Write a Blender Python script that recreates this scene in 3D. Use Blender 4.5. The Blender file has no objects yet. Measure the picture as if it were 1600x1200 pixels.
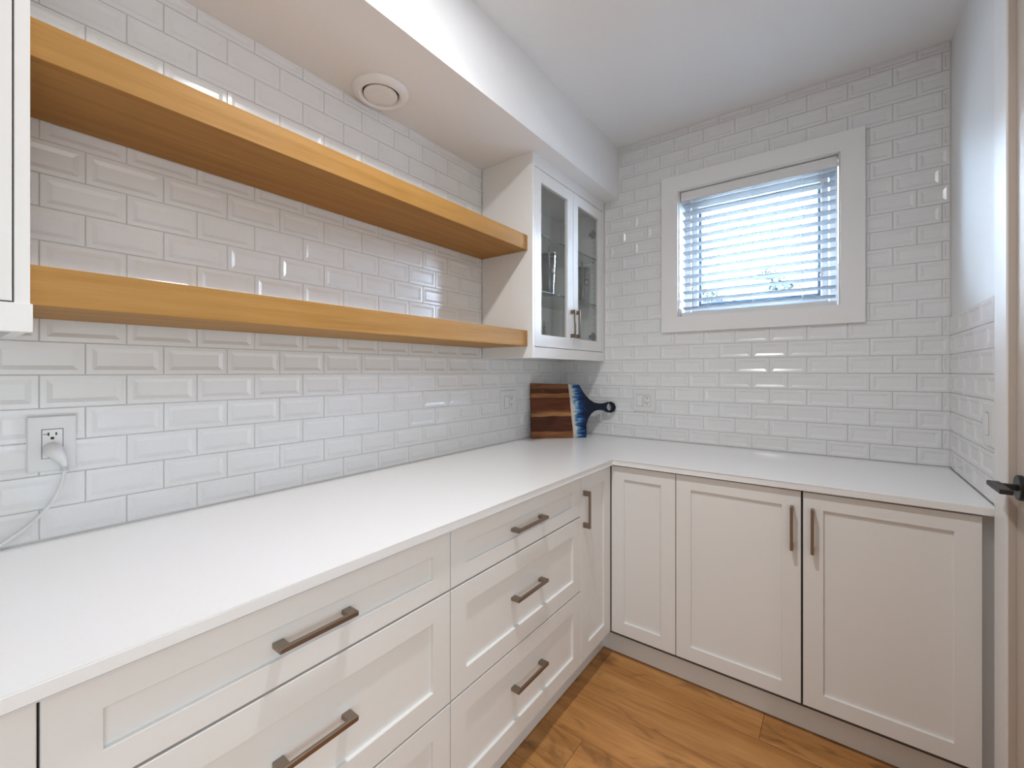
import bpy, bmesh, math, random
from mathutils import Matrix, Vector, noise
random.seed(7)
S = bpy.context.scene
COL = S.collection

# ------------------------------------------------------------------ camera
CAM = Vector((1.4715, -2.4899, 1.3066))
cd = bpy.data.cameras.new('camera')
cd.sensor_width = 36.0
cd.lens = 675.9 / 1600 * 36.0
cd.shift_y = -(600 - 581.0) / 1600
cd.clip_start = 0.02
cd.clip_end = 300
cam = bpy.data.objects.new('camera', cd)
COL.objects.link(cam)
cam.location = CAM
cam.rotation_euler = (math.radians(90), 0, math.radians(36.918))
S.camera = cam

# ------------------------------------------------------------------ sky, lamps and fill lights, exposure
W = bpy.data.worlds.new('world')
S.world = W
W.use_nodes = True
bg = W.node_tree.nodes['Background']
bg.inputs[0].default_value = (0.62, 0.78, 1.0, 1)
bg.inputs[1].default_value = 62.0
S.view_settings.view_transform = 'Standard'
S.view_settings.look = 'None'
S.view_settings.gamma = 1
S.view_settings.use_curve_mapping = False
S.view_settings.exposure = 0.32
CEIL = 2.66
# a recessed downlight over the pantry (a shaded beam and the spill of its rim), an added fill light high in the unseen kitchen
# behind the camera, and two more soft fill lights added out of view to the right
NEUTRAL, COOL = (0.98, 0.985, 1.0), (0.85, 0.95, 1.0)
for lx, ly, pw, spread, colr in [(0.95, -1.69, 5.8, 140, NEUTRAL), (0.95, -1.69, 6.6, 180, NEUTRAL), (3.2, -4.4, 12.0, 180, NEUTRAL)]:
    ld = bpy.data.lights.new('downlight_and_fill', 'AREA')
    ld.shape = 'DISK'
    ld.size = 0.10
    ld.energy = pw
    ld.color = colr
    ld.spread = math.radians(spread)
    lo = bpy.data.objects.new('downlight_and_fill', ld)
    COL.objects.link(lo)
    lo.location = (lx, ly, CEIL - 0.012)
for lx, ly, lz, pw in [(3.2, -2.35, 1.2, 30.0), (2.7, -3.2, 1.0, 32.0)]:
    ld = bpy.data.lights.new('fill_light', 'POINT')
    ld.shadow_soft_size = 0.75
    ld.energy = pw
    ld.color = COOL
    lo = bpy.data.objects.new('fill_light', ld)
    COL.objects.link(lo)
    lo.location = (lx, ly, lz)


# ------------------------------------------------------------------ helpers
WORLD = {}


def basis(o, u, v, n):
    m = Matrix.Identity(4)
    for i, a in enumerate((u, v, n)):
        m[0][i], m[1][i], m[2][i] = a
    m.translation = Vector(o)
    return m


def left(y, z, x=0.0):     # u = +y, v = +z, n = +x
    return basis((x, y, z), (0, 1, 0), (0, 0, 1), (1, 0, 0))


def back(x, z, y=0.0):     # u = +x, v = +z, n = -y
    return basis((x, y, z), (1, 0, 0), (0, 0, 1), (0, -1, 0))


def right(y, z, x=1.842):  # u = -y, v = +z, n = -x
    return basis((x, y, z), (0, -1, 0), (0, 0, 1), (-1, 0, 0))


I4 = Matrix.Identity(4)


def at(x, y, z):
    return Matrix.Translation((x, y, z))


def put(o, parent, m):
    COL.objects.link(o)
    WORLD[o] = m
    if parent is not None:
        o.parent = parent
        o.matrix_parent_inverse = I4
        o.matrix_local = WORLD[parent].inverted() @ m
    else:
        o.matrix_world = m
    return o


def obj(name, me, mat, parent=None, m=I4):
    if mat is not None and not me.materials:
        for k in (mat if isinstance(mat, (list, tuple)) else [mat]):
            me.materials.append(k)
    return put(bpy.data.objects.new(name, me), parent, m)


def thing(name, label, cat, m=I4, group=None):
    o = bpy.data.objects.new(name, None)
    o.empty_display_size = 0.05
    put(o, None, m)
    return tag(o, label, cat, group)


def tag(o, label, cat, group=None):
    o['label'] = label
    o['category'] = cat
    if group:
        o['group'] = group
    return o


def struct(o, label=None, cat=None):
    o['kind'] = 'structure'
    if label:
        o['label'] = label
    if cat:
        o['category'] = cat
    return o


def dup(root, m, label=None, group=None):
    def rec(o, parent, mm):
        c = o.copy()
        put(c, parent, mm)
        for ch in list(o.children):
            if ch in WORLD:
                rec(ch, c, mm @ (WORLD[o].inverted() @ WORLD[ch]))
        return c
    r = rec(root, None, m)
    if label:
        r['label'] = label
    if group:
        r['group'] = group
    return r


def mesh(name, bm, smooth=False, angle=None):
    me = bpy.data.meshes.new(name)
    bmesh.ops.recalc_face_normals(bm, faces=bm.faces)
    bm.to_mesh(me)
    bm.free()
    if smooth:
        for p in me.polygons:
            p.use_smooth = True
        if angle:
            me.set_sharp_from_angle(angle=math.radians(angle))
    return me


def add_box(bm, a, b, r=0.0, seg=2):
    g = bmesh.ops.create_cube(bm, size=1.0)
    vs = g['verts']
    a, b = Vector(a), Vector(b)
    for v in vs:
        v.co = Vector(((a[i] + b[i]) / 2 + v.co[i] * (b[i] - a[i]) for i in range(3)))
    if r > 0:
        es = list({e for v in vs for e in v.link_edges})
        bmesh.ops.bevel(bm, geom=es, offset=r, segments=seg, affect='EDGES', profile=0.6)


def box_me(a, b, r=0.0, seg=2):
    bm = bmesh.new()
    add_box(bm, a, b, r, seg)
    return mesh('box', bm)


def boxes_me(lst, r=0.0):
    bm = bmesh.new()
    for a, b in lst:
        add_box(bm, a, b, r)
    return mesh('boxes', bm)


def rect_loft(w, h, loops, hole=False):
    """rings of a rectangle (0..w, 0..h): list of (inset_u, inset_v, depth); last ring is capped, or joined to the first"""
    bm = bmesh.new()
    rings = []
    for iu, iv, d in loops:
        rings.append([bm.verts.new(p) for p in ((iu, iv, d), (w - iu, iv, d), (w - iu, h - iv, d), (iu, h - iv, d))])
    if hole:
        rings.append(rings[0])
    for p, q in zip(rings, rings[1:]):
        for i in range(4):
            j = (i + 1) % 4
            bm.faces.new((p[i], p[j], q[j], q[i]))
    if not hole:
        bm.faces.new(rings[-1])
        bm.faces.new(list(reversed(rings[0])))
    return mesh('panel', bm)


def lathe_me(prof, seg=32, close=False):
    bm = bmesh.new()
    rings = []
    for r, z in prof:
        if r < 1e-6:
            rings.append([bm.verts.new((0, 0, z))])
        else:
            rings.append([bm.verts.new((r * math.cos(2 * math.pi * k / seg), r * math.sin(2 * math.pi * k / seg), z)) for k in range(seg)])
    if close:
        rings.append(rings[0])
    for p, q in zip(rings, rings[1:]):
        for k in range(seg):
            j = (k + 1) % seg
            if len(p) == 1 and len(q) == 1:
                continue
            if len(p) == 1:
                bm.faces.new((p[0], q[j], q[k]))
            elif len(q) == 1:
                bm.faces.new((p[k], p[j], q[0]))
            else:
                bm.faces.new((p[k], p[j], q[j], q[k]))
    return mesh('lathe', bm, True, 40)


def tube_me(pts, rad, seg=10, closed_ends=True):
    bm = bmesh.new()
    pts = [Vector(p) for p in pts]
    rings = []
    up = Vector((0, 0, 1))
    for i, p in enumerate(pts):
        t = (pts[min(i + 1, len(pts) - 1)] - pts[max(i - 1, 0)]).normalized()
        a = t.cross(up)
        if a.length < 1e-3:
            a = t.cross(Vector((1, 0, 0)))
        a.normalize()
        b = t.cross(a).normalized()
        r = rad[i] if isinstance(rad, (list, tuple)) else rad
        rings.append([bm.verts.new(p + a * r * math.cos(2 * math.pi * k / seg) + b * r * math.sin(2 * math.pi * k / seg)) for k in range(seg)])
    for p, q in zip(rings, rings[1:]):
        for k in range(seg):
            j = (k + 1) % seg
            bm.faces.new((p[k], p[j], q[j], q[k]))
    if closed_ends:
        bm.faces.new(rings[0])
        bm.faces.new(rings[-1])
    return mesh('tube', bm, True, 50)


def spline(pts, n=8):
    pts = [Vector(p) for p in pts]
    out = []
    for i in range(len(pts) - 1):
        p0, p1, p2, p3 = pts[max(i - 1, 0)], pts[i], pts[i + 1], pts[min(i + 2, len(pts) - 1)]
        for k in range(n):
            t = k / n
            out.append(0.5 * ((2 * p1) + (p2 - p0) * t + (2 * p0 - 5 * p1 + 4 * p2 - p3) * t * t + (3 * p1 - p0 - 3 * p2 + p3) * t ** 3))
    out.append(pts[-1])
    return out


# ------------------------------------------------------------------ materials
def new_mat(name):
    m = bpy.data.materials.new(name)
    m.use_nodes = True
    nt = m.node_tree
    return m, nt, nt.nodes['Principled BSDF']


def plain(name, col, rough=0.5, metal=0.0, spec=0.5, noise_amt=0.03, bump=0.0, scale=60.0):
    m, nt, b = new_mat(name)
    tc = nt.nodes.new('ShaderNodeTexCoord')
    nz = nt.nodes.new('ShaderNodeTexNoise')
    nz.inputs['Scale'].default_value = scale
    nt.links.new(tc.outputs['Object'], nz.inputs['Vector'])
    mx = nt.nodes.new('ShaderNodeMixRGB')
    mx.blend_type = 'MIX'
    mx.inputs[1].default_value = (*[c * (1 - noise_amt) for c in col], 1)
    mx.inputs[2].default_value = (*[min(1, c * (1 + noise_amt)) for c in col], 1)
    nt.links.new(nz.outputs['Fac'], mx.inputs[0])
    nt.links.new(mx.outputs[0], b.inputs['Base Color'])
    b.inputs['Roughness'].default_value = rough
    b.inputs['Metallic'].default_value = metal
    b.inputs['Specular IOR Level'].default_value = spec
    if bump:
        bp = nt.nodes.new('ShaderNodeBump')
        bp.inputs['Strength'].default_value = bump
        bp.inputs['Distance'].default_value = 0.001
        nt.links.new(nz.outputs['Fac'], bp.inputs['Height'])
        nt.links.new(bp.outputs[0], b.inputs['Normal'])
    return m


def wood(name, cols, axis=1, stretch=0.06, scale=26.0, rough=0.45, knots=False, per_object=0.0, spec=0.4):
    """streaky grain along one local axis"""
    m, nt, b = new_mat(name)
    N = nt.nodes.new
    L = nt.links.new
    tc = N('ShaderNodeTexCoord')
    mp = N('ShaderNodeMapping')
    sc = [1.0, 1.0, 1.0]
    sc[axis] = stretch
    mp.inputs['Scale'].default_value = sc
    oi = N('ShaderNodeObjectInfo')
    ad = N('ShaderNodeVectorMath')
    ad.operation = 'MULTIPLY_ADD'
    L(oi.outputs['Random'], ad.inputs[0])
    ad.inputs[1].default_value = (7.3, 5.1, 9.7)
    L(tc.outputs['Object'], ad.inputs[2])
    L(ad.outputs[0], mp.inputs['Vector'])
    n1 = N('ShaderNodeTexNoise')
    n1.inputs['Scale'].default_value = scale
    n1.inputs['Detail'].default_value = 6
    n1.inputs['Distortion'].default_value = 0.6
    L(mp.outputs[0], n1.inputs['Vector'])
    n2 = N('ShaderNodeTexNoise')
    n2.inputs['Scale'].default_value = scale * 6
    n2.inputs['Detail'].default_value = 3
    L(mp.outputs[0], n2.inputs['Vector'])
    mixf = N('ShaderNodeMath')
    mixf.operation = 'MULTIPLY_ADD'
    L(n2.outputs['Fac'], mixf.inputs[0])
    mixf.inputs[1].default_value = 0.35
    mul = N('ShaderNodeMath')
    mul.operation = 'MULTIPLY'
    L(n1.outputs['Fac'], mul.inputs[0])
    mul.inputs[1].default_value = 0.75
    L(mul.outputs[0], mixf.inputs[2])
    cr = N('ShaderNodeValToRGB')
    el = cr.color_ramp.elements
    el[0].position, el[1].position = 0.36, 0.72
    el[0].color = (*cols[0], 1)
    el[1].color = (*cols[-1], 1)
    if len(cols) == 3:
        e = el.new(0.54)
        e.color = (*cols[1], 1)
    L(mixf.outputs[0], cr.inputs[0])
    last = cr.outputs[0]
    if knots:
        mk = N('ShaderNodeMapping')
        sk = [1.0, 1.0, 1.0]
        sk[axis] = 0.4
        mk.inputs['Scale'].default_value = sk
        L(ad.outputs[0], mk.inputs['Vector'])
        nk = N('ShaderNodeTexNoise')
        nk.inputs['Scale'].default_value = 9.0
        nk.inputs['Detail'].default_value = 4
        nk.inputs['Distortion'].default_value = 1.5
        L(mk.outputs[0], nk.inputs['Vector'])
        rk = N('ShaderNodeMapRange')
        rk.inputs['From Min'].default_value = 0.56
        rk.inputs['From Max'].default_value = 0.74
        rk.inputs['To Max'].default_value = 0.85
        L(nk.outputs['Fac'], rk.inputs['Value'])
        mm = N('ShaderNodeMixRGB')
        mm.inputs[2].default_value = (*[c * 0.35 for c in cols[0]], 1)
        L(rk.outputs[0], mm.inputs[0])
        L(last, mm.inputs[1])
        last = mm.outputs[0]
    if per_object:
        hs = N('ShaderNodeHueSaturation')
        mr = N('ShaderNodeMapRange')
        mr.inputs['To Min'].default_value = 1 - per_object
        mr.inputs['To Max'].default_value = 1 + per_object
        L(oi.outputs['Random'], mr.inputs['Value'])
        L(mr.outputs[0], hs.inputs['Value'])
        L(last, hs.inputs['Color'])
        last = hs.outputs[0]
    L(last, b.inputs['Base Color'])
    bp = N('ShaderNodeBump')
    bp.inputs['Strength'].default_value = 0.12
    bp.inputs['Distance'].default_value = 0.001
    L(mixf.outputs[0], bp.inputs['Height'])
    L(bp.outputs[0], b.inputs['Normal'])
    b.inputs['Roughness'].default_value = rough
    b.inputs['Specular IOR Level'].default_value = spec
    return m


def glass(name, tint=(0.95, 0.98, 0.97), lo=0.04, hi=0.75, rough=0.02, power=4.0):
    m = bpy.data.materials.new(name)
    m.use_nodes = True
    nt = m.node_tree
    nt.nodes.clear()
    N = nt.nodes.new
    L = nt.links.new
    out = N('ShaderNodeOutputMaterial')
    mx = N('ShaderNodeMixShader')
    tr = N('ShaderNodeBsdfTransparent')
    tr.inputs[0].default_value = (*tint, 1)
    gl = N('ShaderNodeBsdfGlossy')
    gl.inputs['Roughness'].default_value = rough
    lw = N('ShaderNodeLayerWeight')
    lw.inputs['Blend'].default_value = 0.5
    pw = N('ShaderNodeMath')
    pw.operation = 'POWER'
    pw.inputs[1].default_value = power
    L(lw.outputs['Facing'], pw.inputs[0])
    mr = N('ShaderNodeMapRange')
    mr.inputs['To Min'].default_value = lo
    mr.inputs['To Max'].default_value = hi
    L(pw.outputs[0], mr.inputs['Value'])
    L(mr.outputs[0], mx.inputs[0])
    L(tr.outputs[0], mx.inputs[1])
    L(gl.outputs[0], mx.inputs[2])
    L(mx.outputs[0], out.inputs[0])
    return m


M = {}
M['paint'] = plain('wall_paint', (0.82, 0.82, 0.815), 0.65, bump=0.15, scale=220, noise_amt=0.01, spec=0.3)
M['ceiling'] = plain('ceiling_paint', (0.90, 0.90, 0.90), 0.8, noise_amt=0.01, spec=0.2)
M['grout'] = plain('grout', (0.79, 0.78, 0.77), 0.9, bump=0.3, scale=400, noise_amt=0.06)
M['tile'] = plain('glazed_tile', (0.82, 0.82, 0.825), 0.19, noise_amt=0.012, scale=8, spec=0.5, bump=0.25)
M['cab'] = plain('cabinet_lacquer', (0.84, 0.83, 0.815), 0.34, noise_amt=0.008, spec=0.45)
M['cabin'] = plain('cabinet_inside', (0.84, 0.835, 0.825), 0.5, noise_amt=0.01)
M['dark'] = plain('shadow_gap', (0.10, 0.095, 0.09), 0.8)
M['quartz'] = plain('quartz', (0.88, 0.88, 0.88), 0.24, noise_amt=0.02, scale=240, spec=0.5)
M['oak'] = wood('oak_veneer', [(0.325, 0.160, 0.036), (0.395, 0.203, 0.053), (0.45, 0.240, 0.070)], axis=1, stretch=0.05, scale=30, rough=0.55, spec=0.25)
M['oakend'] = wood('oak_end_strip', [(0.29, 0.145, 0.036), (0.35, 0.18, 0.05), (0.385, 0.21, 0.064)], axis=2, stretch=0.2, scale=40)
M['floor'] = wood('oak_plank', [(0.35, 0.150, 0.042), (0.51, 0.235, 0.072), (0.62, 0.315, 0.112)], axis=0, stretch=0.10, scale=15, rough=0.42, knots=True, per_object=0.08)
M['bronze'] = plain('brushed_bronze', (0.31, 0.25, 0.20), 0.33, metal=1.0, noise_amt=0.05, scale=300)
M['steel'] = plain('hinge_steel', (0.42, 0.40, 0.38), 0.35, metal=1.0)
M['plastic'] = plain('white_plastic', (0.78, 0.78, 0.78), 0.35, noise_amt=0.01)
M['valve'] = plain('white_valve_enamel', (0.90, 0.90, 0.90), 0.35, noise_amt=0.01)
M['rocker'] = plain('white_switch_plastic', (0.82, 0.82, 0.815), 0.28, noise_amt=0.01)
M['slot'] = plain('socket_slot', (0.035, 0.033, 0.03), 0.7)
M['black'] = plain('black_metal', (0.016, 0.016, 0.017), 0.42, noise_amt=0.05)
M['trim'] = plain('trim_paint', (0.85, 0.845, 0.84), 0.4, noise_amt=0.008)
M['greige'] = plain('greige_door', (0.56, 0.485, 0.42), 0.45, noise_amt=0.01)  # door and jamb, browner and darker than the casing
M['slat'] = plain('blind_slat', (0.41, 0.43, 0.45), 0.45, noise_amt=0.01)
_nt = M['slat'].node_tree
_tl = _nt.nodes.new('ShaderNodeBsdfTranslucent')
_tl.inputs[0].default_value = (0.75, 0.84, 0.90, 1)
_mx = _nt.nodes.new('ShaderNodeMixShader')
_mx.inputs[0].default_value = 0.06
_nt.links.new(_nt.nodes['Principled BSDF'].outputs[0], _mx.inputs[1])
_nt.links.new(_tl.outputs[0], _mx.inputs[2])
_nt.links.new(_mx.outputs[0], _nt.nodes['Material Output'].inputs[0])
M['rail'] = plain('blind_rail', (0.80, 0.80, 0.80), 0.45, noise_amt=0.01)
M['vinyl'] = plain('window_vinyl', (0.82, 0.83, 0.84), 0.4, noise_amt=0.01)
M['gasket'] = plain('window_gasket', (0.09, 0.14, 0.19), 0.6)
M['pane'] = glass('window_glass', (0.97, 0.99, 1.0), 0.03, 0.6)
M['cabglass'] = glass('cabinet_glass', (0.985, 0.995, 0.992), 0.055, 0.6)
M['shelfglass'] = glass('shelf_glass', (0.95, 0.98, 0.97), 0.03, 0.5)
M['shelfedge'] = plain('glass_edge', (0.10, 0.15, 0.135), 0.25, noise_amt=0.05)
M['clear'] = glass('clear_glass', (0.93, 0.955, 0.965), 0.09, 0.9, 0.06, 1.7)
M['straw'] = plain('dark_straw', (0.08, 0.09, 0.09), 0.35)
M['cord'] = plain('white_cord', (0.76, 0.76, 0.75), 0.4)
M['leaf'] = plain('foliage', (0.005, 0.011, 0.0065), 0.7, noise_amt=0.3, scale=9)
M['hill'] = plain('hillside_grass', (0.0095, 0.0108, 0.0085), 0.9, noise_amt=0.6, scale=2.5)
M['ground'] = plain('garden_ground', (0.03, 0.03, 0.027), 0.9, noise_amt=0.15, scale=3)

# cutting board materials
def board_wood():
    m, nt, b = new_mat('acacia_strips')
    N = nt.nodes.new
    L = nt.links.new
    tc = N('ShaderNodeTexCoord')
    mp = N('ShaderNodeMapping')
    mp.inputs['Scale'].default_value = (0.12, 1, 1)
    L(tc.outputs['Object'], mp.inputs['Vector'])
    n1 = N('ShaderNodeTexNoise')
    n1.inputs['Scale'].default_value = 38
    n1.inputs['Detail'].default_value = 5
    n1.inputs['Distortion'].default_value = 0.8
    L(mp.outputs[0], n1.inputs['Vector'])
    n0 = N('ShaderNodeTexNoise')
    n0.inputs['Scale'].default_value = 9
    L(tc.outputs['Object'], n0.inputs['Vector'])
    sp = N('ShaderNodeSeparateXYZ')
    L(tc.outputs['Object'], sp.inputs[0])
    a = N('ShaderNodeMath')
    a.operation = 'MULTIPLY_ADD'
    L(n0.outputs['Fac'], a.inputs[0])
    a.inputs[1].default_value = 0.016
    L(sp.outputs['Y'], a.inputs[2])
    mr = N('ShaderNodeMapRange')
    mr.inputs['From Min'].default_value = 0.008
    mr.inputs['From Max'].default_value = 0.338
    L(a.outputs[0], mr.inputs['Value'])
    cr = N('ShaderNodeValToRGB')
    cr.color_ramp.interpolation = 'CONSTANT'
    el = cr.color_ramp.elements
    data = [(0.0, (0.27, 0.115, 0.045)), (0.115, (0.085, 0.024, 0.010)), (0.385, (0.42, 0.20, 0.075)), (0.45, (0.22, 0.08, 0.028)),
            (0.49, (0.125, 0.034, 0.011)), (0.715, (0.30, 0.125, 0.042)), (0.80, (0.085, 0.027, 0.010)), (0.885, (0.20, 0.080, 0.030))]
    el[0].position, el[0].color = data[0][0], (*data[0][1], 1)
    el[1].position, el[1].color = data[-1][0], (*data[-1][1], 1)
    for p, c in data[1:-1]:
        e = el.new(p)
        e.color = (*c, 1)
    L(mr.outputs[0], cr.inputs[0])
    mx = N('ShaderNodeMixRGB')
    mx.blend_type = 'MULTIPLY'
    mx.inputs[0].default_value = 0.8
    c2 = N('ShaderNodeValToRGB')
    c2.color_ramp.elements[0].position, c2.color_ramp.elements[1].position = 0.3, 0.62
    c2.color_ramp.elements[0].color = (0.45, 0.42, 0.4, 1)
    c2.color_ramp.elements[1].color = (1.2, 1.15, 1.1, 1)
    L(n1.outputs['Fac'], c2.inputs[0])
    L(cr.outputs[0], mx.inputs[1])
    L(c2.outputs[0], mx.inputs[2])
    # one knot
    vm = N('ShaderNodeVectorMath')
    vm.operation = 'DISTANCE'
    vm.inputs[1].default_value = (0.150, 0.182, 0.016)
    L(tc.outputs['Object'], vm.inputs[0])
    kr = N('ShaderNodeMapRange')
    kr.inputs['From Min'].default_value = 0.003
    kr.inputs['From Max'].default_value = 0.013
    kr.inputs['To Min'].default_value = 0.85
    kr.inputs['To Max'].default_value = 0.0
    L(vm.outputs['Value'], kr.inputs['Value'])
    mk = N('ShaderNodeMixRGB')
    mk.inputs[2].default_value = (0.02, 0.008, 0.004, 1)
    L(kr.outputs[0], mk.inputs[0])
    L(mx.outputs[0], mk.inputs[1])
    L(mk.outputs[0], b.inputs['Base Color'])
    b.inputs['Roughness'].default_value = 0.5
    b.inputs['Specular IOR Level'].default_value = 0.22
    return m


def board_resin():
    m, nt, b = new_mat('ocean_resin')
    N = nt.nodes.new
    L = nt.links.new
    tc = N('ShaderNodeTexCoord')
    sp = N('ShaderNodeSeparateXYZ')
    L(tc.outputs['Object'], sp.inputs[0])
    # distance from the slanted shoreline, in metres
    sl = N('ShaderNodeMath')
    sl.operation = 'MULTIPLY_ADD'
    L(sp.outputs['Y'], sl.inputs[0])
    sl.inputs[1].default_value = 0.066
    sl.inputs[2].default_value = -0.256
    ds = N('ShaderNodeMath')
    ds.operation = 'ADD'
    L(sp.outputs['X'], ds.inputs[0])
    L(sl.outputs[0], ds.inputs[1])
    mp = N('ShaderNodeMapping')
    mp.inputs['Rotation'].default_value = (0, 0, math.radians(22))
    mp.inputs['Scale'].default_value = (0.45, 1.5, 1)
    L(tc.outputs['Object'], mp.inputs['Vector'])
    n1 = N('ShaderNodeTexNoise')
    n1.inputs['Scale'].default_value = 24
    n1.inputs['Detail'].default_value = 5
    n1.inputs['Distortion'].default_value = 1.6
    L(mp.outputs[0], n1.inputs['Vector'])
    ma = N('ShaderNodeMath')
    ma.operation = 'MULTIPLY_ADD'
    L(n1.outputs['Fac'], ma.inputs[0])
    ma.inputs[1].default_value = -0.15
    L(ds.outputs[0], ma.inputs[2])
    mr = N('ShaderNodeMapRange')
    mr.inputs['From Min'].default_value = -0.075
    mr.inputs['From Max'].default_value = 0.035
    L(ma.outputs[0], mr.inputs['Value'])
    cr = N('ShaderNodeValToRGB')
    el = cr.color_ramp.elements
    data = [(0.0, (0.62, 0.58, 0.50)), (0.10, (0.52, 0.55, 0.55)), (0.24, (0.20, 0.33, 0.44)), (0.40, (0.02, 0.12, 0.30)),
            (0.58, (0.006, 0.035, 0.13)), (0.80, (0.004, 0.010, 0.040)), (1.0, (0.004, 0.008, 0.022))]
    el[0].position, el[0].color = data[0][0], (*data[0][1], 1)
    el[1].position, el[1].color = data[-1][0], (*data[-1][1], 1)
    for p, c in data[1:-1]:
        e = el.new(p)
        e.color = (*c, 1)
    L(mr.outputs[0], cr.inputs[0])
    # a sandy band right at the wood
    sb = N('ShaderNodeMapRange')
    sb.inputs['From Min'].default_value = 0.010
    sb.inputs['From Max'].default_value = 0.026
    sb.inputs['To Min'].default_value = 1.0
    sb.inputs['To Max'].default_value = 0.0
    L(ds.outputs[0], sb.inputs['Value'])
    mx = N('ShaderNodeMixRGB')
    mx.inputs[2].default_value = (0.60, 0.55, 0.47, 1)
    L(sb.outputs[0], mx.inputs[0])
    L(cr.outputs[0], mx.inputs[1])
    L(mx.outputs[0], b.inputs['Base Color'])
    b.inputs['Roughness'].default_value = 0.2
    b.inputs['Specular IOR Level'].default_value = 0.3
    return m


# ------------------------------------------------------------------ room shell
CT = 0.914            # counter top
RW = 1.842            # right wall tile face
YEND = -3.2           # rear of the pantry
SOF = 2.353           # soffit underside
ROW0 = 1.2996         # a tile joint height
RH, TP = 0.0778, 0.154
LJ0, BJ0 = -2.34746, 0.20141
GR = 0.0016           # joint width
YR = -1.72            # the right wall is cut short here, out of view, to let fill light in

floor = struct(obj('floor', box_me((-0.25, -6.5, -0.06), (6.0, 0.3, -0.012)), M['dark']))
wall_left = struct(obj('wall_left', box_me((-0.16, -6.5, -0.02), (-0.0024, 0.17, CEIL)), M['grout']))
wo = (0.765, 1.480, 1.611, 2.315)     # window opening x0 x1 z0 z1
wall_back = struct(obj('wall_back', boxes_me([
    ((-0.0024, 0.0024, -0.02), (wo[0], 0.17, CEIL)), ((wo[1], 0.0024, -0.02), (2.0, 0.17, CEIL)),
    ((wo[0], 0.0024, -0.02), (wo[1], 0.17, wo[2])), ((wo[0], 0.0024, wo[3]), (wo[1], 0.17, CEIL))]), M['grout']))
DY0, DY1, DZ = -0.785, -1.60, 2.44    # door opening
wall_right = struct(obj('wall_right', boxes_me([
    ((RW + 0.004, DY0, -0.02), (RW + 0.13, 0.17, CEIL)), ((RW + 0.004, YR, -0.02), (RW + 0.13, DY1, CEIL)),
    ((RW + 0.004, DY1, DZ), (RW + 0.13, DY0, CEIL))]), M['paint']))
struct(obj('wall_rear', box_me((-0.16, -6.66, -0.02), (6.0, -6.5, CEIL)), M['paint']))
struct(obj('wall_far_right', box_me((6.0, -6.66, -0.02), (6.16, YR + 0.13, CEIL)), M['paint']))
struct(obj('wall_front', box_me((RW + 0.13, YR, -0.02), (6.0, YR + 0.13, CEIL)), M['paint']))
ceiling = struct(obj('ceiling', box_me((-0.16, -6.66, CEIL), (6.16, 0.17, CEIL + 0.1)), M['ceiling']))
soffit = obj('soffit', box_me((-0.0022, -6.5, SOF), (0.409, 0.0022, CEIL + 0.001)), M['ceiling'], ceiling)

# ---- bevelled tiles, each one an object, sharing meshes by size
tile_cache = {}


def tile_me(w, h):
    k = (round(w, 4), round(h, 4))
    if k not in tile_cache:
        iu, iv = min(0.011, w * 0.3), min(0.011, h * 0.3)
        ju, jv = min(0.021, w * 0.42), min(0.021, h * 0.42)
        tile_cache[k] = rect_loft(w, h, [(0, 0, -0.0075), (0, 0, 0.0002), (0.0012, 0.0012, 0.0013), (iu, iv, 0.0015), (ju, jv, -0.0018)])
        tile_cache[k].materials.append(M['tile'])
    return tile_cache[k]


def joints(u0, par, lo, hi):
    k = math.floor((lo - u0) / (TP / 2)) - 2
    k += (k & 1) != par
    out = []
    while u0 + k * TP / 2 < hi:
        out.append((u0 + k * TP / 2, u0 + (k + 2) * TP / 2))
        k += 2
    return out


def tiles(frame, parent, u0, lo, hi, z0, z1, zsplit=None, skip=None, rand=None, flip=False, parity=0):
    r = math.floor((z0 - ROW0) / RH)
    n = 0
    while ROW0 + r * RH < z1 - 0.004:
        a, b = max(z0, ROW0 + r * RH + GR / 2), min(z1, ROW0 + (r + 1) * RH - GR / 2)
        if b - a > 0.006:
            for p, q in joints(u0, (r + 1 + parity) & 1, lo, hi):
                p, q = max(lo, p + GR / 2), min(hi, q - GR / 2)
                if q - p < 0.006:
                    continue
                t = skip(p, q, a, b) if skip else (p, q)
                if not t:
                    continue
                p, q = t
                m = frame(p if not flip else -p, a)
                # a hair of tilt and proudness, as hand-set tiles have
                m = m @ Matrix.Translation((0, 0, random.uniform(-0.0003, 0.0003))) @ Matrix.Rotation(random.uniform(-.0022, .0022), 4, 'X') @ Matrix.Rotation(random.uniform(-.0012, .0012), 4, 'Y')
                obj('tile', tile_me(q - p, b - a), None, parent, m)
                n += 1
        r += 1
    return n


def skip_left(p, q, a, b):
    if p > -0.775 and a > 1.40:       # behind the glass cabinet
        return None
    if q < -2.40 and a > 1.39:        # behind the left cabinet
        return None
    return p, q


nL = tiles(left, wall_left, LJ0, -2.55, -0.0004, CT + 0.004, SOF, skip=skip_left)
hw = (0.705, 1.545, 1.545, 2.385)


def skip_back(p, q, a, b):
    if p < 0.30 and b > 1.395 and a < SOF and q < 0.318:
        return None
    if p < 0.40 and a > SOF:
        if q < 0.409:
            return None
        p = max(p, 0.4085)
    if p < 0.318 and b > 1.395 and a < SOF:
        p = 0.319
    if a > hw[2] and b < hw[3]:
        if p >= hw[0] and q <= hw[1]:
            return None
        if p < hw[0] < q:
            q = hw[0]
        elif p < hw[1] < q:
            p = hw[1]
    if q - p < 0.006:
        return None
    return p, q


nB = tiles(back, wall_back, BJ0, 0.0004, RW - 0.0004, CT + 0.004, CEIL, skip=skip_back)
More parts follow.
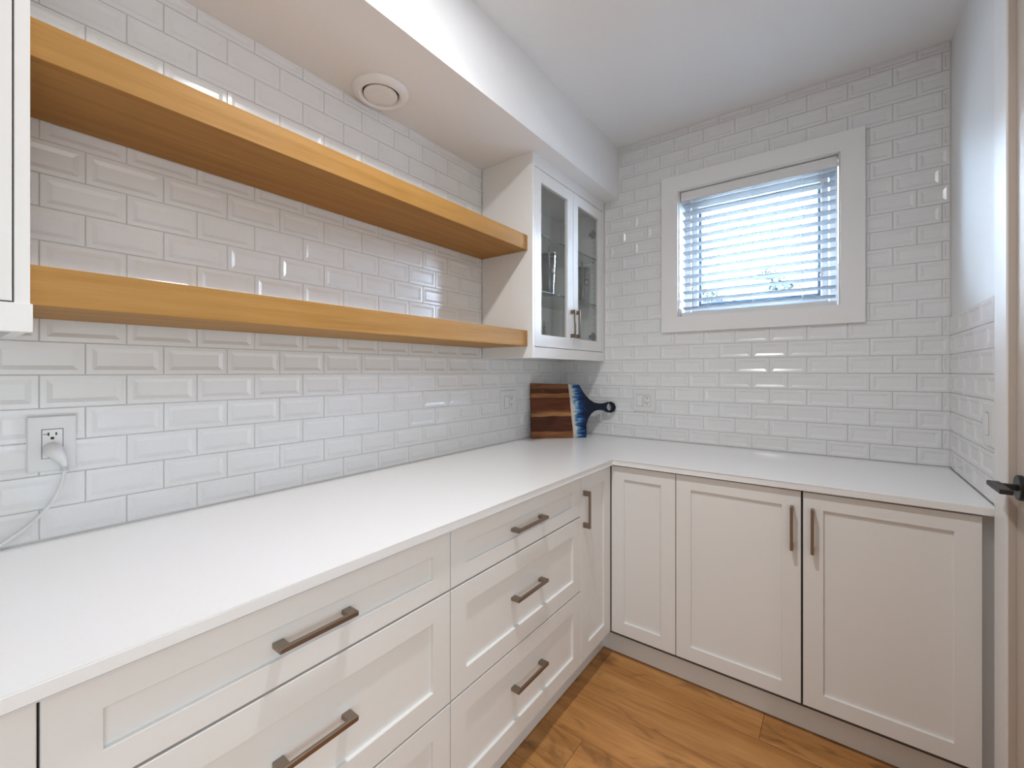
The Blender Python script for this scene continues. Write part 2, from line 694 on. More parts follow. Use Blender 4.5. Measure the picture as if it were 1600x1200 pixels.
# right wall: splash-back up to the third joint over the counter
YT = -0.668
nR = tiles(lambda u, z: right(u, z, RW), wall_right, 0.0, 0.0010, -YT, CT + 0.004, ROW0 + 3 * RH - 0.001, flip=True, parity=1)
obj('grout_bed', box_me((RW + 0.0025, YT, CT), (RW + 0.0045, 0.0, ROW0 + 3 * RH)), M['grout'], wall_right)
print('tiles', nL, nB, nR)

# ---- floor planks (run across the pantry)
PW = 0.19
plank_cache = {}
k = 0
y = -0.92 - 16 * PW
while y < 0.0:
    y0, y1 = y + 0.0006, min(y + PW - 0.0006, -0.01)
    off = [0.2, 1.05, 0.55, 1.4][k % 4]
    xs = [-0.02, 0.2 + off, 0.2 + off + 1.9, 4.4]
    for xa, xb in zip(xs, xs[1:]):
        key = (round(xb - xa, 3), round(y1 - y0, 4))
        if key not in plank_cache:
            plank_cache[key] = rect_loft(xb - xa - 0.001, y1 - y0, [(0, 0, -0.012), (0, 0, -0.0012), (0.0012, 0.0012, 0.0)])
        obj('plank', plank_cache[key], M['floor'], floor, at(xa, y0, 0.0))
    y += PW
    k += 1

# ------------------------------------------------------------------ window
window = struct(obj('window_1', boxes_me([
    ((wo[0], 0.0, wo[2]), (wo[0] + 0.004, 0.155, wo[3])), ((wo[1] - 0.004, 0.0, wo[2]), (wo[1], 0.155, wo[3])),
    ((wo[0] + 0.004, 0.0, wo[3] - 0.004), (wo[1] - 0.004, 0.155, wo[3])), ((wo[0] + 0.004, 0.0, wo[2]), (wo[1] - 0.004, 0.155, wo[2] + 0.004))]), M['trim']))
ww, wh = wo[1] - wo[0] - 0.010, wo[3] - wo[2] - 0.010
fr = back(wo[0] + 0.005, wo[2] + 0.005, 0.165)
obj('window_frame', rect_loft(ww, wh, [(0, 0, 0.0), (0, 0, 0.05), (0.030, 0.030, 0.05), (0.034, 0.034, 0.038), (0.036, 0.036, 0.0)], hole=True), M['vinyl'], window, fr)
sash = obj('sash', rect_loft(ww - 0.074, wh - 0.074, [(0, 0, 0.0), (0, 0, 0.034), (0.002, 0.002, 0.036), (0.026, 0.026, 0.036), (0.031, 0.031, 0.026), (0.031, 0.031, 0.0)], hole=True), M['vinyl'], window, fr @ at(0.037, 0.037, 0.0))
obj('gasket', rect_loft(ww - 0.136, wh - 0.136, [(0, 0, 0.006), (0, 0, 0.026), (0.013, 0.013, 0.022), (0.013, 0.013, 0.006)], hole=True), M['gasket'], window, fr @ at(0.068, 0.068, 0.0))
obj('pane', box_me((0, 0, 0), (ww - 0.15, wh - 0.15, 0.004)), M['pane'], window, fr @ at(0.075, 0.075, 0.012))
tw, th = 1.573 - 0.674, 2.400 - 1.527
struct(obj('trim_1', rect_loft(tw, th, [(0, 0, -0.010), (0, 0, 0.0165), (0.0015, 0.0015, 0.018), (0.0885, 0.0855, 0.018), (0.0895, 0.0865, 0.017), (0.0895, 0.0865, -0.010)], hole=True), M['trim'], None, back(0.674, 1.527, 0.0)))

# ---- venetian blind
bl = thing('venetian_blind', 'white horizontal slat blind lowered inside the window opening', 'blind', at(1.1225, 0.045, wo[2]))
bx0, bx1 = wo[0] + 0.007, wo[1] - 0.007
obj('headrail', box_me((bx0, 0.012, 2.258), (bx1, 0.060, 2.308), 0.003), M['rail'], bl)
slat_me = box_me((0, -0.025, -0.0014), (bx1 - bx0 - 0.012, 0.025, 0.0014), 0.0009, 1)
for i in range(14):
    z = 2.237 - i * 0.04425
    obj('slat', slat_me, M['slat'], bl, at(bx0 + 0.006, 0.045, z) @ Matrix.Rotation(math.radians(-9), 4, 'X'))
obj('bottom_rail', box_me((bx0 + 0.005, 0.016, 1.6165), (bx1 - 0.005, 0.070, 1.637), 0.002), M['rail'], bl)
for cx in (0.914, 1.125, 1.337):
    for cy in (0.0185, 0.0715):
        obj('ladder_cord', tube_me([(cx, cy, 2.262), (cx, cy, 1.95), (cx, cy, 1.635)], 0.0007, 5), M['cord'], bl)
tassel = [(0.0, 0.024), (0.0025, 0.024), (0.0035, 0.018), (0.0038, 0.010), (0.0065, 0.004), (0.0065, -0.003), (0.004, -0.006), (0.0, -0.006)]
tas_me = lathe_me(tassel, 16)
for cx, zt, top in ((0.825, 1.791, 2.26), (0.838, 1.758, 2.26), (1.414, 1.761, 2.26)):
    c = obj('lift_cord', tube_me([(cx, 0.009, top), (cx, 0.009, 2.0), (cx, 0.009, zt + 0.02)], 0.0009, 5), M['cord'], bl)
    obj('tassel', tas_me, M['rocker'], c, at(cx, 0.009, zt))
obj('tilt_catch', box_me((1.408, 0.004, 2.183), (1.421, 0.014, 2.213), 0.002), M['rocker'], bl)

# ------------------------------------------------------------------ outside
def hill_me(nx=60, ny=40):
    bm = bmesh.new()
    vs = []
    for j in range(ny + 1):
        row = []
        for i in range(nx + 1):
            x = -26 + 44 * i / nx
            yy = 9.0 + 16 * j / ny
            z = 0.0 + 7.0 * (j / ny) ** 1.1 + 0.35 * noise.noise((x * 0.25, yy * 0.25, 0)) + 0.14 * noise.noise((x * 1.6, yy * 1.6, 4))
            row.append(bm.verts.new((x, yy, z)))
        vs.append(row)
    for j in range(ny):
        for i in range(nx):
            bm.faces.new((vs[j][i], vs[j][i + 1], vs[j + 1][i + 1], vs[j + 1][i]))
    return mesh('hill', bm, True)


struct(obj('ground_1', box_me((-28, 0.6, -0.6), (20, 9.6, -0.3)), M['ground']))
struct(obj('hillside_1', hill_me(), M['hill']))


def shrub_me(seed, r):
    rnd = random.Random(seed)
    bm = bmesh.new()
    for _ in range(260):
        d = Vector((rnd.gauss(0, 1), rnd.gauss(0, 1), rnd.gauss(0, 1))).normalized() * r * rnd.uniform(0.55, 1.0)
        d.z = abs(d.z) * 0.75
        a = Vector((rnd.gauss(0, 1), rnd.gauss(0, 1), rnd.gauss(0, 1))).normalized()
        b = a.cross(d.normalized()).normalized()
        s = r * 0.14
        bm.faces.new([bm.verts.new(p) for p in (d - a * s, d - b * s * 0.5, d + a * s, d + b * s * 0.5)])
    return mesh('shrub', bm)


shrubs = [(-3.4, 20.5, 0.8), (-2.0, 19.4, 0.6), (-0.6, 21.2, 0.8), (0.5, 19.0, 0.5), (-1.3, 23.0, 0.8), (-4.9, 22.4, 0.8)]
for i, (sx, sy, sr) in enumerate(shrubs):
    t = (sy - 9) / 16
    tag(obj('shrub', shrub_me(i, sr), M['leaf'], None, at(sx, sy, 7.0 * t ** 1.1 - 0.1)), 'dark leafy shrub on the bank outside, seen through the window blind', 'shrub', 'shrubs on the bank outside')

# ------------------------------------------------------------------ base cabinets
XF = 0.650     # door face plane, left run (and |y| on back run)
BZ0, BZ1 = 0.130, 0.884
hd_cache = {}


def handle_me(L, proj=0.032):
    """square-section bow pull, local u = along, v = across, n = out; feet wider than the bar"""
    if L in hd_cache:
        return hd_cache[L]
    bm = bmesh.new()
    t, fw = 0.0105, 0.021
    add_box(bm, (0, -t / 2, proj - 0.0085), (L, t / 2, proj), 0.002)
    add_box(bm, (0, -t / 2, 0), (fw, t / 2, proj - 0.001), 0.002)
    add_box(bm, (L - fw, -t / 2, 0), (L, t / 2, proj - 0.001), 0.002)
    hd_cache[L] = mesh('pull', bm)
    return hd_cache[L]


def shaker(name, parent, frame, w, h, su, sv, mat='cab', t=0.019):
    g = 0.0015
    return obj(name, rect_loft(w - 2 * g, h - 2 * g, [(0, 0, -t), (0, 0, -0.0012), (0.0012, 0.0012, 0), (su - g - 0.0008, sv - g - 0.0008, 0),
                                                      (su - g, sv - g, -0.0008), (su - g + 0.0004, sv - g + 0.0004, -0.0085)]), M[mat], parent, frame @ at(g, g, 0))


def handle(parent, frame, L, vertical=False):
    f = frame @ (Matrix.Rotation(math.radians(90), 4, 'Z') if vertical else I4)
    return obj('handle', handle_me(L), M['bronze'], parent, f)


def toe_and_box(root, a, b, toe=True):
    pass


def drawer_bank(y0, y1, label, hl=0.16):
    root = thing('drawer_cabinet', label, 'cabinet', at(0.3, (y0 + y1) / 2, 0), 'white drawer banks under the long counter')
    obj('carcass', box_me((0.005, y0 + 0.001, 0.11), (XF - 0.022, y1 - 0.001, CT - 0.024), 0.0005, 1), M['dark'], root)
    obj('toe_kick', box_me((0.55, y0, 0.003), (0.585, y1, 0.115)), M['cab'], root)
    for z0, z1, su, sv in ((0.727, BZ1, 0.062, 0.049), (0.428, 0.725, 0.062, 0.060), (BZ0, 0.426, 0.062, 0.060)):
        d = shaker('drawer', root, left(y0, z0, XF), y1 - y0, z1 - z0, su, sv)
        hz = {0.727: 0.803, 0.428: 0.584, BZ0: 0.296}[z0]
        ym = (y0 + y1) / 2
        handle(d, left(ym - hl / 2, hz, XF - (0.0085 if True else 0)), hl)
    return root


drawer_bank(-2.411, -1.668, 'wide white drawer cabinet nearest the camera, left of the vertical seam')
drawer_bank(-1.668, -0.937, 'white three drawer cabinet beside the narrow corner door', 0.178)
drawer_bank(-3.154, -2.411, 'white drawer cabinet at the bottom left corner under the charger cord')

# corner cabinet with a folding pair of doors
cc = thing('corner_cabinet', 'white corner cabinet with a narrow door folding round the inside corner', 'cabinet', at(0.3, -0.3, 0))
obj('carcass', boxes_me([((0.005, -0.936, 0.11), (XF - 0.022, -0.005, CT - 0.024)), ((XF - 0.022, -XF + 0.022, 0.11), (0.936, -0.005, CT - 0.024))]), M['dark'], cc)
obj('toe_kick', boxes_me([((0.55, -0.937, 0.003), (0.585, -0.55, 0.115)), ((0.585, -0.585, 0.003), (0.937, -0.55, 0.115))]), M['cab'], cc)
d1 = shaker('door', cc, left(-0.937, BZ0, XF), 0.2855, BZ1 - BZ0, 0.067, 0.060)
handle(d1, left(-0.913, 0.676, XF), 0.150, True)
d2 = shaker('door', cc, back(XF + 0.0015, BZ0, -XF), 0.2855, BZ1 - BZ0, 0.062, 0.058)

bc = thing('base_cabinet', 'white two door base cabinet against the right wall under the window', 'cabinet', at(1.37, -0.3, 0))
obj('carcass', box_me((0.938, -XF + 0.022, 0.11), (1.805, -0.005, CT - 0.024)), M['dark'], bc)
obj('end_panel', box_me((1.797, -XF + 0.020, 0.0), (1.813, -0.005, CT - 0.024)), M['cab'], bc)
obj('filler_strip', box_me((1.8135, -0.610, 0.0), (RW + 0.002, -0.585, CT - 0.024)), M['cab'], bc)
obj('toe_kick', box_me((0.937, -0.585, 0.003), (1.8135, -0.55, 0.115)), M['cab'], bc)
d3 = shaker('door', bc, back(0.937, BZ0, -XF), 0.4335, BZ1 - BZ0, 0.060, 0.058)
handle(d3, back(1.343, 0.676, -XF), 0.154, True)
d4 = shaker('door', bc, back(1.374, BZ0, -XF), 0.4395, BZ1 - BZ0, 0.060, 0.058)
handle(d4, back(1.4035, 0.676, -XF), 0.154, True)

# ---- L shaped worktop
def counter_me():
    bm = bmesh.new()
    pts = [(-0.001, -0.001), (-0.001, -3.154), (0.667, -3.154), (0.667, -0.667), (RW - 0.004, -0.667), (RW - 0.004, -0.001)]
    lo = [bm.verts.new((x, yv, CT - 0.024)) for x, yv in pts]
    hi = [bm.verts.new((x, yv, CT)) for x, yv in pts]
    n = len(pts)
    top = bm.faces.new(hi)
    bm.faces.new(list(reversed(lo)))
    for i in range(n):
        j = (i + 1) % n
        bm.faces.new((lo[i], lo[j], hi[j], hi[i]))
    es = [e for e in bm.edges if e.verts[0].co.z == e.verts[1].co.z and max(e.verts[0].co.x, e.verts[1].co.x) > 0.6 and min(e.verts[0].co.y, e.verts[1].co.y) < -0.6 and
          min(e.verts[0].co.x, e.verts[1].co.x) > 0.6 and max(e.verts[0].co.y, e.verts[1].co.y) < -0.6]
    bmesh.ops.bevel(bm, geom=es, offset=0.0022, segments=2, affect='EDGES')
    return mesh('counter', bm)


tag(obj('countertop', counter_me(), M['quartz']), 'white quartz L shaped worktop on the base cabinets', 'countertop')

# ------------------------------------------------------------------ glass fronted wall cabinet
UX = 0.318
uz0, uz1 = 1.373, SOF
gc = thing('wall_cabinet', 'white wall cabinet with two glass doors in the corner beside the window', 'cabinet', at(0.16, -0.4, uz0))
obj('side_panel', box_me((0.0035, -0.793, uz0), (UX, -0.774, uz1), 0.0008, 1), M['cab'], gc)
obj('side_panel', box_me((0.0035, -0.021, 1.412), (UX - 0.021, -0.003, uz1)), M['cabin'], gc)
obj('back_panel', box_me((0.0036, -0.774, 1.412), (0.0100, -0.021, uz1)), M['cabin'], gc)
obj('floor_panel', box_me((0.0100, -0.774, 1.412), (UX - 0.022, -0.021, 1.428)), M['cabin'], gc)
obj('top_panel', box_me((0.0100, -0.774, 2.288), (UX - 0.022, -0.021, 2.304)), M['cabin'], gc)
obj('light_rail', box_me((UX - 0.019, -0.7735, uz0), (UX, -0.002, 1.426), 0.0008, 1), M['cab'], gc)
obj('top_rail', box_me((UX - 0.019, -0.7735, 2.293), (UX, -0.002, uz1), 0.0008, 1), M['cab'], gc)
for hz in (1.498, 2.150):
    pass


def glass_door(y0, y1, hy):
    w, h = y1 - y0, 2.291 - 1.4275
    g = 0.0015
    s = 0.057
    d = obj('door', rect_loft(w - 2 * g, h - 2 * g, [(0, 0, -0.0185), (0, 0, -0.0012), (0.0012, 0.0012, 0), (s - 0.002, s + 0.001, 0), (s, s + 0.003, -0.002), (s, s + 0.003, -0.0185)], hole=True), M['cab'], gc, left(y0 + g, 1.4275 + g, UX))
    obj('pane', box_me((s - 0.006, s - 0.003, -0.013), (w - s + 0.003, h - s + 0.0, -0.009)), M['cabglass'], d, left(y0 + g, 1.4275 + g, UX))
    handle(d, left(hy, 1.491, UX), 0.150, True)
    return d


glass_door(-0.7735, -0.398, -0.4235)
glass_door(-0.398, -0.0215, -0.3725)
obj('filler_strip', box_me((UX - 0.020, -0.0212, 1.4262), (UX - 0.001, -0.0015, 2.293)), M['cab'], gc)
for z in (1.709, 1.990):
    sh = obj('glass_shelf', box_me((0.012, -0.773, z), (0.288, -0.022, z + 0.006)), M['shelfglass'], gc)
    obj('shelf_edge', box_me((0.2881, -0.773, z), (0.2886, -0.022, z + 0.006)), M['shelfedge'], sh)
    for yy in (-0.770, -0.027):
        for xx in (0.05, 0.255):
            obj('shelf_pin', box_me((xx - 0.003, yy - 0.003, z - 0.005), (xx + 0.003, yy + 0.003, z)), M['steel'], gc)


def hinge_me():
    bm = bmesh.new()
    add_box(bm, (-0.026, -0.010, -0.012), (0.030, 0.0, 0.012), 0.003)
    add_box(bm, (-0.010, -0.005, -0.026), (0.012, 0.0, 0.026), 0.003)
    add_box(bm, (0.016, -0.020, -0.010), (0.036, -0.002, 0.010), 0.003)
    return mesh('hinge', bm)


hm = hinge_me()
for hz in (1.526, 2.164):
    obj('hinge', hm, M['steel'], gc, at(0.252, -0.0215, hz))
# rows of shelf pin holes in the far side panel
pin = lathe_me([(0.0, 0.0), (0.0024, 0.0), (0.0024, 0.0006), (0.0, 0.0006)], 8)
for j in range(20):
    if abs((1.55 + j * 0.032) - 1.526) < 0.03 or abs((1.55 + j * 0.032) - 2.164) < 0.03:
        continue
    obj('pin_hole', pin, M['slot'], gc, at(0.255, -0.0211, 1.57 + j * 0.032) @ Matrix.Rotation(math.radians(90), 4, 'X'))

# glassware ---------------------------------------------------------
def tumbler_me(r0, r1, h, t=0.0022):
    return lathe_me([(0, 0), (r0 * 0.92, 0), (r0, 0.004), (r0 + (r1 - r0) * 0.5, h * 0.5), (r1, h - 0.001), (r1 + 0.0012, h), (r1 - t, h), (r0 + (r1 - r0) * 0.5 - t, h * 0.5), (r0 - t, 0.008), (0, 0.007)], 36)


TZ = 1.709 + 0.006
tm = lathe_me([(0, 0), (0.031, 0), (0.034, 0.004), (0.040, 0.11), (0.0455, 0.214), (0.0435, 0.214), (0.038, 0.11), (0.032, 0.008), (0, 0.007)], 40)
lid = lathe_me([(0.0462, 0.2085), (0.0475, 0.209), (0.0475, 0.221), (0.0455, 0.2255), (0.0400, 0.2265), (0.0395, 0.222), (0.0060, 0.222), (0.0060, 0.2205), (0.0395, 0.2205), (0.0440, 0.2145)], 40, True)


def emblem_me(rc, r_in, r_out, zc, a0, taper, n=28, off=0.0005):
    """a flat ring or disc printed round the side of the cup"""
    bm = bmesh.new()
    rings = []
    for r in ([r_in, r_out] if r_in > 0 else [r_out]):
        row = []
        for k in range(n):
            t = 2 * math.pi * k / n
            z = zc + r * math.sin(t)
            a = a0 + r * math.cos(t) / rc
            rad = rc + taper * (z - zc) + off
            row.append(bm.verts.new((rad * math.cos(a), rad * math.sin(a), z)))
        rings.append(row)
    if r_in > 0:
        for k in range(n):
            j = (k + 1) % n
            bm.faces.new((rings[0][k], rings[0][j], rings[1][j], rings[1][k]))
    else:
        c = bm.verts.new(((rc + off) * math.cos(a0), (rc + off) * math.sin(a0), zc))
        for k in range(n):
            bm.faces.new((c, rings[0][k], rings[0][(k + 1) % n]))
    return mesh('emblem', bm)


EA = math.radians(-24)
em_ring = emblem_me(0.0414, 0.0135, 0.0200, 0.128, EA, 0.054)
em_disc = emblem_me(0.0414, 0.0, 0.0125, 0.128, EA, 0.054)
t1 = thing('tumbler', 'tall clear lidded tumbler behind the left glass door, on the lower glass shelf', 'tumbler', at(0.235, -0.5145, TZ), 'tall tumblers with straws')
obj('cup', tm, M['clear'], t1, at(0.235, -0.5145, TZ))
obj('lid', lid, M['clear'], t1, at(0.235, -0.5145, TZ))
obj('emblem', em_ring, M['straw'], t1, at(0.235, -0.5145, TZ))
obj('emblem', em_disc, M['steel'], t1, at(0.235, -0.5145, TZ))
t2 = dup(t1, at(0.235, -0.1325, TZ), 'tall clear lidded tumbler behind the right glass door, on the lower glass shelf', 'tall tumblers with straws')
st1 = tag(obj('drinking_straw', tube_me([(0.240, -0.534, TZ + 0.009), (0.236, -0.521, TZ + 0.12), (0.234, -0.512, TZ + 0.265)], 0.0033, 10), M['straw']), 'dark straw leaning right in the tumbler behind the left glass door', 'straw', 'straws in the tall tumblers')
st2 = tag(obj('drinking_straw', tube_me([(0.230, -0.112, TZ + 0.009), (0.234, -0.124, TZ + 0.12), (0.236, -0.138, TZ + 0.262)], 0.0033, 10), M['straw']), 'dark straw leaning left in the tumbler behind the right glass door', 'straw', 'straws in the tall tumblers')
FZ = 1.428
gm = tumbler_me(0.030, 0.038, 0.14)
tag(obj('drinking_glass', gm, M['clear'], None, at(0.245, -0.608, FZ)), 'clear glass at the left edge on the cabinet floor, behind the left door', 'glass', 'glasses on the cabinet floor')
g2m = tumbler_me(0.028, 0.034, 0.15)
tag(obj('drinking_glass', g2m, M['clear'], None, at(0.11, -0.440, FZ)), 'second clear glass from the left on the cabinet floor', 'glass', 'glasses on the cabinet floor')
tag(obj('drinking_glass', g2m, M['clear'], None, at(0.08, -0.345, FZ)), 'clear glass at the back of the cabinet floor, behind the door handles', 'glass', 'glasses on the cabinet floor')

# ------------------------------------------------------------------ oak shelves
def oak_shelf(z0, z1, label):
    y0, y1 = -2.388, -0.7935
    o = tag(obj('floating_shelf', box_me((-0.286 / 2, y0 - (y0 + y1) / 2, 0), (0.286 / 2, y1 - 0.020 - (y0 + y1) / 2, z1 - z0), 0.0012, 1), M['oak'], None, at(0.1435 + 0.0035, (y0 + y1) / 2, z0)), label, 'shelf', 'oak floating shelves')
    obj('end_strip', box_me((-0.143, -0.0098, 0), (0.1425, 0.0098, z1 - z0), 0.001, 1), M['oakend'], o, at(0.147, y1 - 0.010, z0))
    return o


oak_shelf(1.887, 1.959, 'upper thick oak floating shelf on the tiled wall')
oak_shelf(1.429, 1.504, 'lower thick oak floating shelf on the tiled wall')

# ------------------------------------------------------------------ left wall cabinet
lc = thing('wall_cabinet', 'white wall cabinet cut off by the left edge of the picture', 'cabinet', at(0.16, -2.8, uz0))
LY = -2.389
obj('side_panel', box_me((-0.001, LY - 0.019, 1.379), (UX, LY, SOF), 0.0008, 1), M['cab'], lc)
obj('side_panel', box_me((-0.001, YEND, 1.379), (UX, YEND + 0.019, SOF), 0.0008, 1), M['cab'], lc)
obj('carcass', box_me((-0.001, YEND + 0.019, 1.410), (UX - 0.021, LY - 0.019, SOF - 0.001)), M['cabin'], lc)
obj('light_rail', box_me((UX - 0.019, YEND, 1.377), (UX + 0.004, LY + 0.003, 1.428), 0.001, 1), M['cab'], lc)
obj('top_rail', box_me((UX - 0.019, YEND + 0.02, 2.293), (UX, LY - 0.0195, SOF - 0.0005)), M['cab'], lc)
ld_ = shaker('door', lc, left(YEND + 0.019, 1.4295, UX), (LY - 0.020) - (YEND + 0.019), 2.292 - 1.4295, 0.057, 0.060)

# ------------------------------------------------------------------ ceiling vent
vent = thing('ceiling_vent', 'round white air valve in the soffit underside above the upper shelf', 'vent', at(0.113, -1.495, SOF))
obj('flange', lathe_me([(0.099, 0.0), (0.101, -0.005), (0.097, -0.014), (0.088, -0.021), (0.077, -0.023), (0.069, -0.018), (0.064, -0.006), (0.064, 0.0)], 56, True), M['valve'], vent, at(0.113, -1.495, SOF))
obj('collar', lathe_me([(0.0645, -0.001), (0.0645, -0.0005), (0.0, -0.0005), (0.0, -0.001)], 48), M['slot'], vent, at(0.113, -1.495, SOF))
obj('disc', lathe_me([(0.0, -0.0215), (0.030, -0.0215), (0.057, -0.0205), (0.0605, -0.0185), (0.0605, -0.014), (0.054, -0.010), (0.0, -0.010)], 56), M['valve'], vent, at(0.113, -1.495, SOF))

# ------------------------------------------------------------------ outlets and switches
PROUD = 0.0019     # the plates sit on the raised tile rims


def plate(root, frame, w, h, t=0.006):
    return obj('cover_plate', rect_loft(w, h, [(0, 0, -0.002), (0, 0, t - 0.002), (0.002, 0.002, t), (0.005, 0.005, t + 0.0003)]), M['plastic'], root, frame)


def rocker(root, frame, w=0.033, h=0.066):
    obj('rocker_bezel', rect_loft(w + 0.0030, h + 0.0030, [(0, 0, -0.001), (0, 0, 0.0003), (0.0006, 0.0006, 0.0003)]), M['dark'], root, frame @ at(-0.0015, -0.0015, 0.0062))
    obj('rocker', rect_loft(w, h, [(0, 0, -0.001), (0, 0, 0.0018), (0.0012, 0.0012, 0.0028)]), M['rocker'], root, frame @ at(0, 0, 0.0062))


def receptacle(root, frame, w=0.033, h=0.066, tslot=False):
    obj('face_gap', rect_loft(w + 0.0024, h + 0.0024, [(0, 0, -0.001), (0, 0, 0.0003), (0.0006, 0.0006, 0.0003)]), M['dark'], root, frame @ at(-0.0012, -0.0012, 0.0062))
    f = obj('receptacle', rect_loft(w, h, [(0, 0, -0.001), (0, 0, 0.0012), (0.0008, 0.0008, 0.0018)]), M['rocker'], root, frame @ at(0, 0, 0.0062))
    d = 0.0062 + 0.0018
    for vc in (h * 0.27, h * 0.76):
        sl = [((w * 0.30 - 0.0014, vc + 0.0015, d - 0.001), (w * 0.30 + 0.0014, vc + 0.0090, d + 0.0003)),
              ((w * 0.68 - 0.0014, vc + 0.0020, d - 0.001), (w * 0.68 + 0.0014, vc + 0.0085, d + 0.0003))]
        if tslot:
            sl.append(((w * 0.30 - 0.0085, vc + 0.0046, d - 0.001), (w * 0.30 - 0.0014, vc + 0.0060, d + 0.0003)))
        for a, b in sl:
            obj('slot', box_me(a, b), M['slot'], f, frame)
        hole = lathe_me([(0, 0.0003), (0.0034, 0.0003), (0.0034, -0.001), (0, -0.001)], 12)
        obj('ground_hole', hole, M['slot'], f, frame @ at(w * 0.49, vc - 0.0045, d))


oa = thing('wall_outlet', 'white single wall outlet with a charger plugged in, at the left edge', 'outlet', left(-2.367, 1.0755, PROUD))
plate(oa, left(-2.367, 1.0755, PROUD), 0.080, 0.128)
receptacle(oa, left(-2.3435, 1.1065, PROUD), tslot=True)
ob = thing('wall_outlet', 'white double wall plate with switch and outlet on the left wall beside the cutting board', 'outlet', left(-0.636, 1.073, PROUD))
plate(ob, left(-0.636, 1.073, PROUD), 0.130, 0.130)
rocker(ob, left(-0.609, 1.105, PROUD))
receptacle(ob, left(-0.563, 1.105, PROUD), tslot=True)
oc = thing('wall_outlet', 'white double wall plate with switch and outlet on the back wall below the window', 'outlet', back(0.506, 1.075, -PROUD))
plate(oc, back(0.506, 1.075, -PROUD), 0.130, 0.127)
rocker(oc, back(0.5285, 1.1055, -PROUD))
receptacle(oc, back(0.5735, 1.1055, -PROUD), tslot=True)
od = thing('light_switch', 'white light switch on the right wall beside the door casing', 'switch', right(-0.535, 1.085, RW - PROUD))
plate(od, right(-0.527, 1.085, RW - PROUD), 0.118, 0.128)
rocker(od, right(-0.568, 1.117, RW - PROUD))

# ------------------------------------------------------------------ charger cord
pc = thing('power_cord', 'white charger cord plugged into the outlet at the left edge, trailing onto the worktop', 'power cord', left(-2.328, 1.120, 0.012))
pts = spline([(0.013, -2.327, 1.126), (0.024, -2.327, 1.125), (0.034, -2.325, 1.121), (0.038, -2.318, 1.108), (0.036, -2.3125, 1.096), (0.034, -2.3105, 1.086)], 6)
rr = [0.0160, 0.0165, 0.0170, 0.0172, 0.0172, 0.0170, 0.0168, 0.0166, 0.0164, 0.0162, 0.0160, 0.0157, 0.0152, 0.0146, 0.0138, 0.0130, 0.0122, 0.0114, 0.0106, 0.0098, 0.0090, 0.0084, 0.0078, 0.0072, 0.0068, 0.0064, 0.0060, 0.0056, 0.0052, 0.0048, 0.0044]
obj('plug', tube_me(pts, rr[:len(pts)], 18), M['plastic'], pc)
rg = lathe_me([(0.0050, -0.0012), (0.0078, -0.0010), (0.0078, 0.0010), (0.0050, 0.0012)], 16, True)
for k in range(3):
    obj('strain_ring', rg, M['plastic'], pc, at(0.0338, -2.3104 - 0.0003 * k, 1.0865 - 0.0045 * k))
cp = spline([(0.0338, -2.3105, 1.088), (0.033, -2.3115, 1.070), (0.029, -2.316, 1.043), (0.024, -2.331, 1.005), (0.019, -2.354, 0.972), (0.016, -2.385, 0.944), (0.016, -2.415, 0.925), (0.022, -2.46, 0.9195), (0.06, -2.54, 0.9186),
             (0.13, -2.60, 0.9186), (0.20, -2.72, 0.9186), (0.22, -2.9, 0.9186)], 8)
obj('cord', tube_me(cp, 0.0038, 12), M['cord'], pc)

# ------------------------------------------------------------------ cutting board
th_ = math.asin(0.15)
bu = Vector((0.703, 0.711, 0)).normalized()
bN = Vector((-bu.y, bu.x, 0))
bv = Vector((0, 0, 1)) * math.cos(th_) + bN * math.sin(th_)
bn = bu.cross(bv)
BF = basis(Vector((0.047, -0.408, CT + 0.0029)) - bn * 0.016 * 0 , bu, bv, bn)
outline = [(0.001, 0.000), (0.006, 0.326), (0.235, 0.319), (0.304, 0.316), (0.316, 0.293), (0.331, 0.267), (0.351, 0.241), (0.372, 0.221), (0.394, 0.208), (0.420, 0.202), (0.446, 0.202), (0.466, 0.206),
           (0.4825, 0.212), (0.4825, 0.198), (0.474, 0.190), (0.470, 0.177), (0.475, 0.164), (0.486, 0.158), (0.497, 0.162), (0.504, 0.173), (0.503, 0.187), (0.496, 0.195), (0.4885, 0.198), (0.4885, 0.212),
           (0.504, 0.211), (0.522, 0.200), (0.529, 0.178), (0.520, 0.155), (0.498, 0.144), (0.474, 0.148), (0.455, 0.157), (0.437, 0.162), (0.414, 0.162), (0.391, 0.154), (0.372, 0.140), (0.356, 0.119), (0.345, 0.094), (0.339, 0.073), (0.336, 0.000), (0.256, 0.000)]


def prism_me(pts, t, r):
    bm = bmesh.new()
    a = [bm.verts.new((x, yv, 0)) for x, yv in pts]
    b = [bm.verts.new((x, yv, -t)) for x, yv in pts]
    f = bm.faces.new(a)
    bm.faces.new(list(reversed(b)))
    for i in range(len(pts)):
        j = (i + 1) % len(pts)
        bm.faces.new((a[i], b[i], b[j], a[j]))
    bm.normal_update()
    bmesh.ops.bevel(bm, geom=[e for e in f.edges], offset=r, segments=3, affect='EDGES')
    bmesh.ops.triangulate(bm, faces=[f for f in bm.faces if len(f.verts) > 4])
    bmesh.ops.bisect_plane(bm, geom=bm.verts[:] + bm.edges[:] + bm.faces[:], plane_co=(0, 0.021, 0), plane_no=(0, 1, 0))
    for v in bm.verts:
        if v.co.y < 0.0205 and v.co.z > -t * 0.6:      # the long lower edge is planed back
            v.co.z -= 0.009 * (0.021 - v.co.y) / 0.021
    return mesh('board', bm)


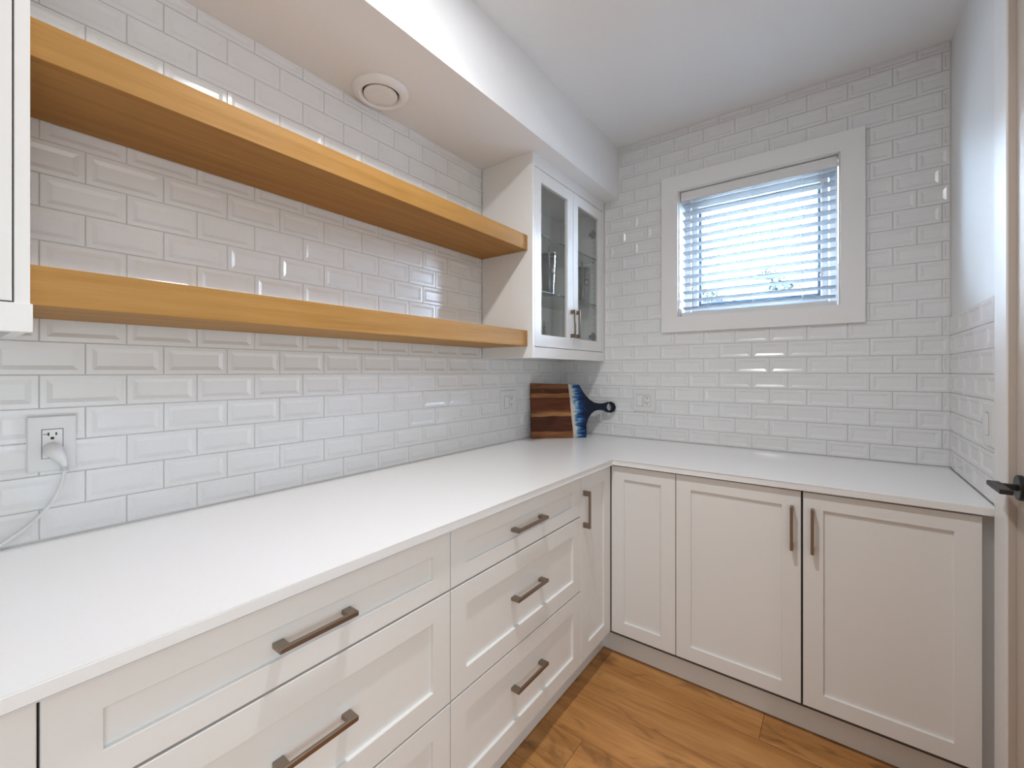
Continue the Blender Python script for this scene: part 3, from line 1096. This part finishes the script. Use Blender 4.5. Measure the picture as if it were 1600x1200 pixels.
cb = thing('cutting_board', 'wooden cutting board with blue ocean resin handle leaning in the worktop corner', 'cutting board', BF)
shore = [(0.256, 0.0), (0.2525, 0.06), (0.249, 0.11), (0.246, 0.16), (0.2425, 0.22), (0.239, 0.27), (0.235, 0.319)]
wood_poly = [(0.001, 0.0), (0.006, 0.326)] + list(reversed(shore))
resin_poly = shore + outline[3:-1]
# both pieces wind the same way round
obj('wood_slab', prism_me(wood_poly, 0.016, 0.003), board_wood(), cb, BF)
obj('resin_handle', prism_me(resin_poly, 0.016, 0.0028), board_resin(), cb, BF)

# ------------------------------------------------------------------ door at the right edge
CX = 1.830
struct(obj('trim_2', boxes_me([((CX, DY0, 0.0), (RW + 0.005, -0.678, DZ + 0.11)), ((CX, DY1 - 0.107, 0.0), (RW + 0.005, DY1, DZ + 0.11)),
                               ((CX, DY1, DZ), (RW + 0.005, DY0, DZ + 0.11))], 0.0012), M['trim']))
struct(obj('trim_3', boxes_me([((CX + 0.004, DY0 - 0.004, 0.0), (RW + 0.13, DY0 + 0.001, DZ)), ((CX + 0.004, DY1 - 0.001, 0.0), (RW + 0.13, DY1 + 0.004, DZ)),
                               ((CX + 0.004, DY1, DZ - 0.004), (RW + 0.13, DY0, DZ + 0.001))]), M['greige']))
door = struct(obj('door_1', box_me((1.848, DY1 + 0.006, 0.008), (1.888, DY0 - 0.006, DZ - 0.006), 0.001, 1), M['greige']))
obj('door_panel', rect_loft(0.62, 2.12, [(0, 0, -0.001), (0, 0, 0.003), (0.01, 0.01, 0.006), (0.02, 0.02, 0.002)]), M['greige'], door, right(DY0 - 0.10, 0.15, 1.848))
HZ = 1.012
HY = -0.838
hr = obj('door_handle', lathe_me([(0, 0.0), (0.031, 0.0), (0.032, 0.002), (0.032, 0.009), (0.030, 0.011), (0.0, 0.011)], 32), M['black'], door, right(HY, HZ, 1.848))
obj('lever', boxes_me([((1.800, HY - 0.007, HZ - 0.0075), (1.838, HY + 0.007, HZ + 0.0075)), ((1.790, HY - 0.085, HZ - 0.0055), (1.814, HY + 0.034, HZ + 0.0065))], 0.0022), M['black'], hr)
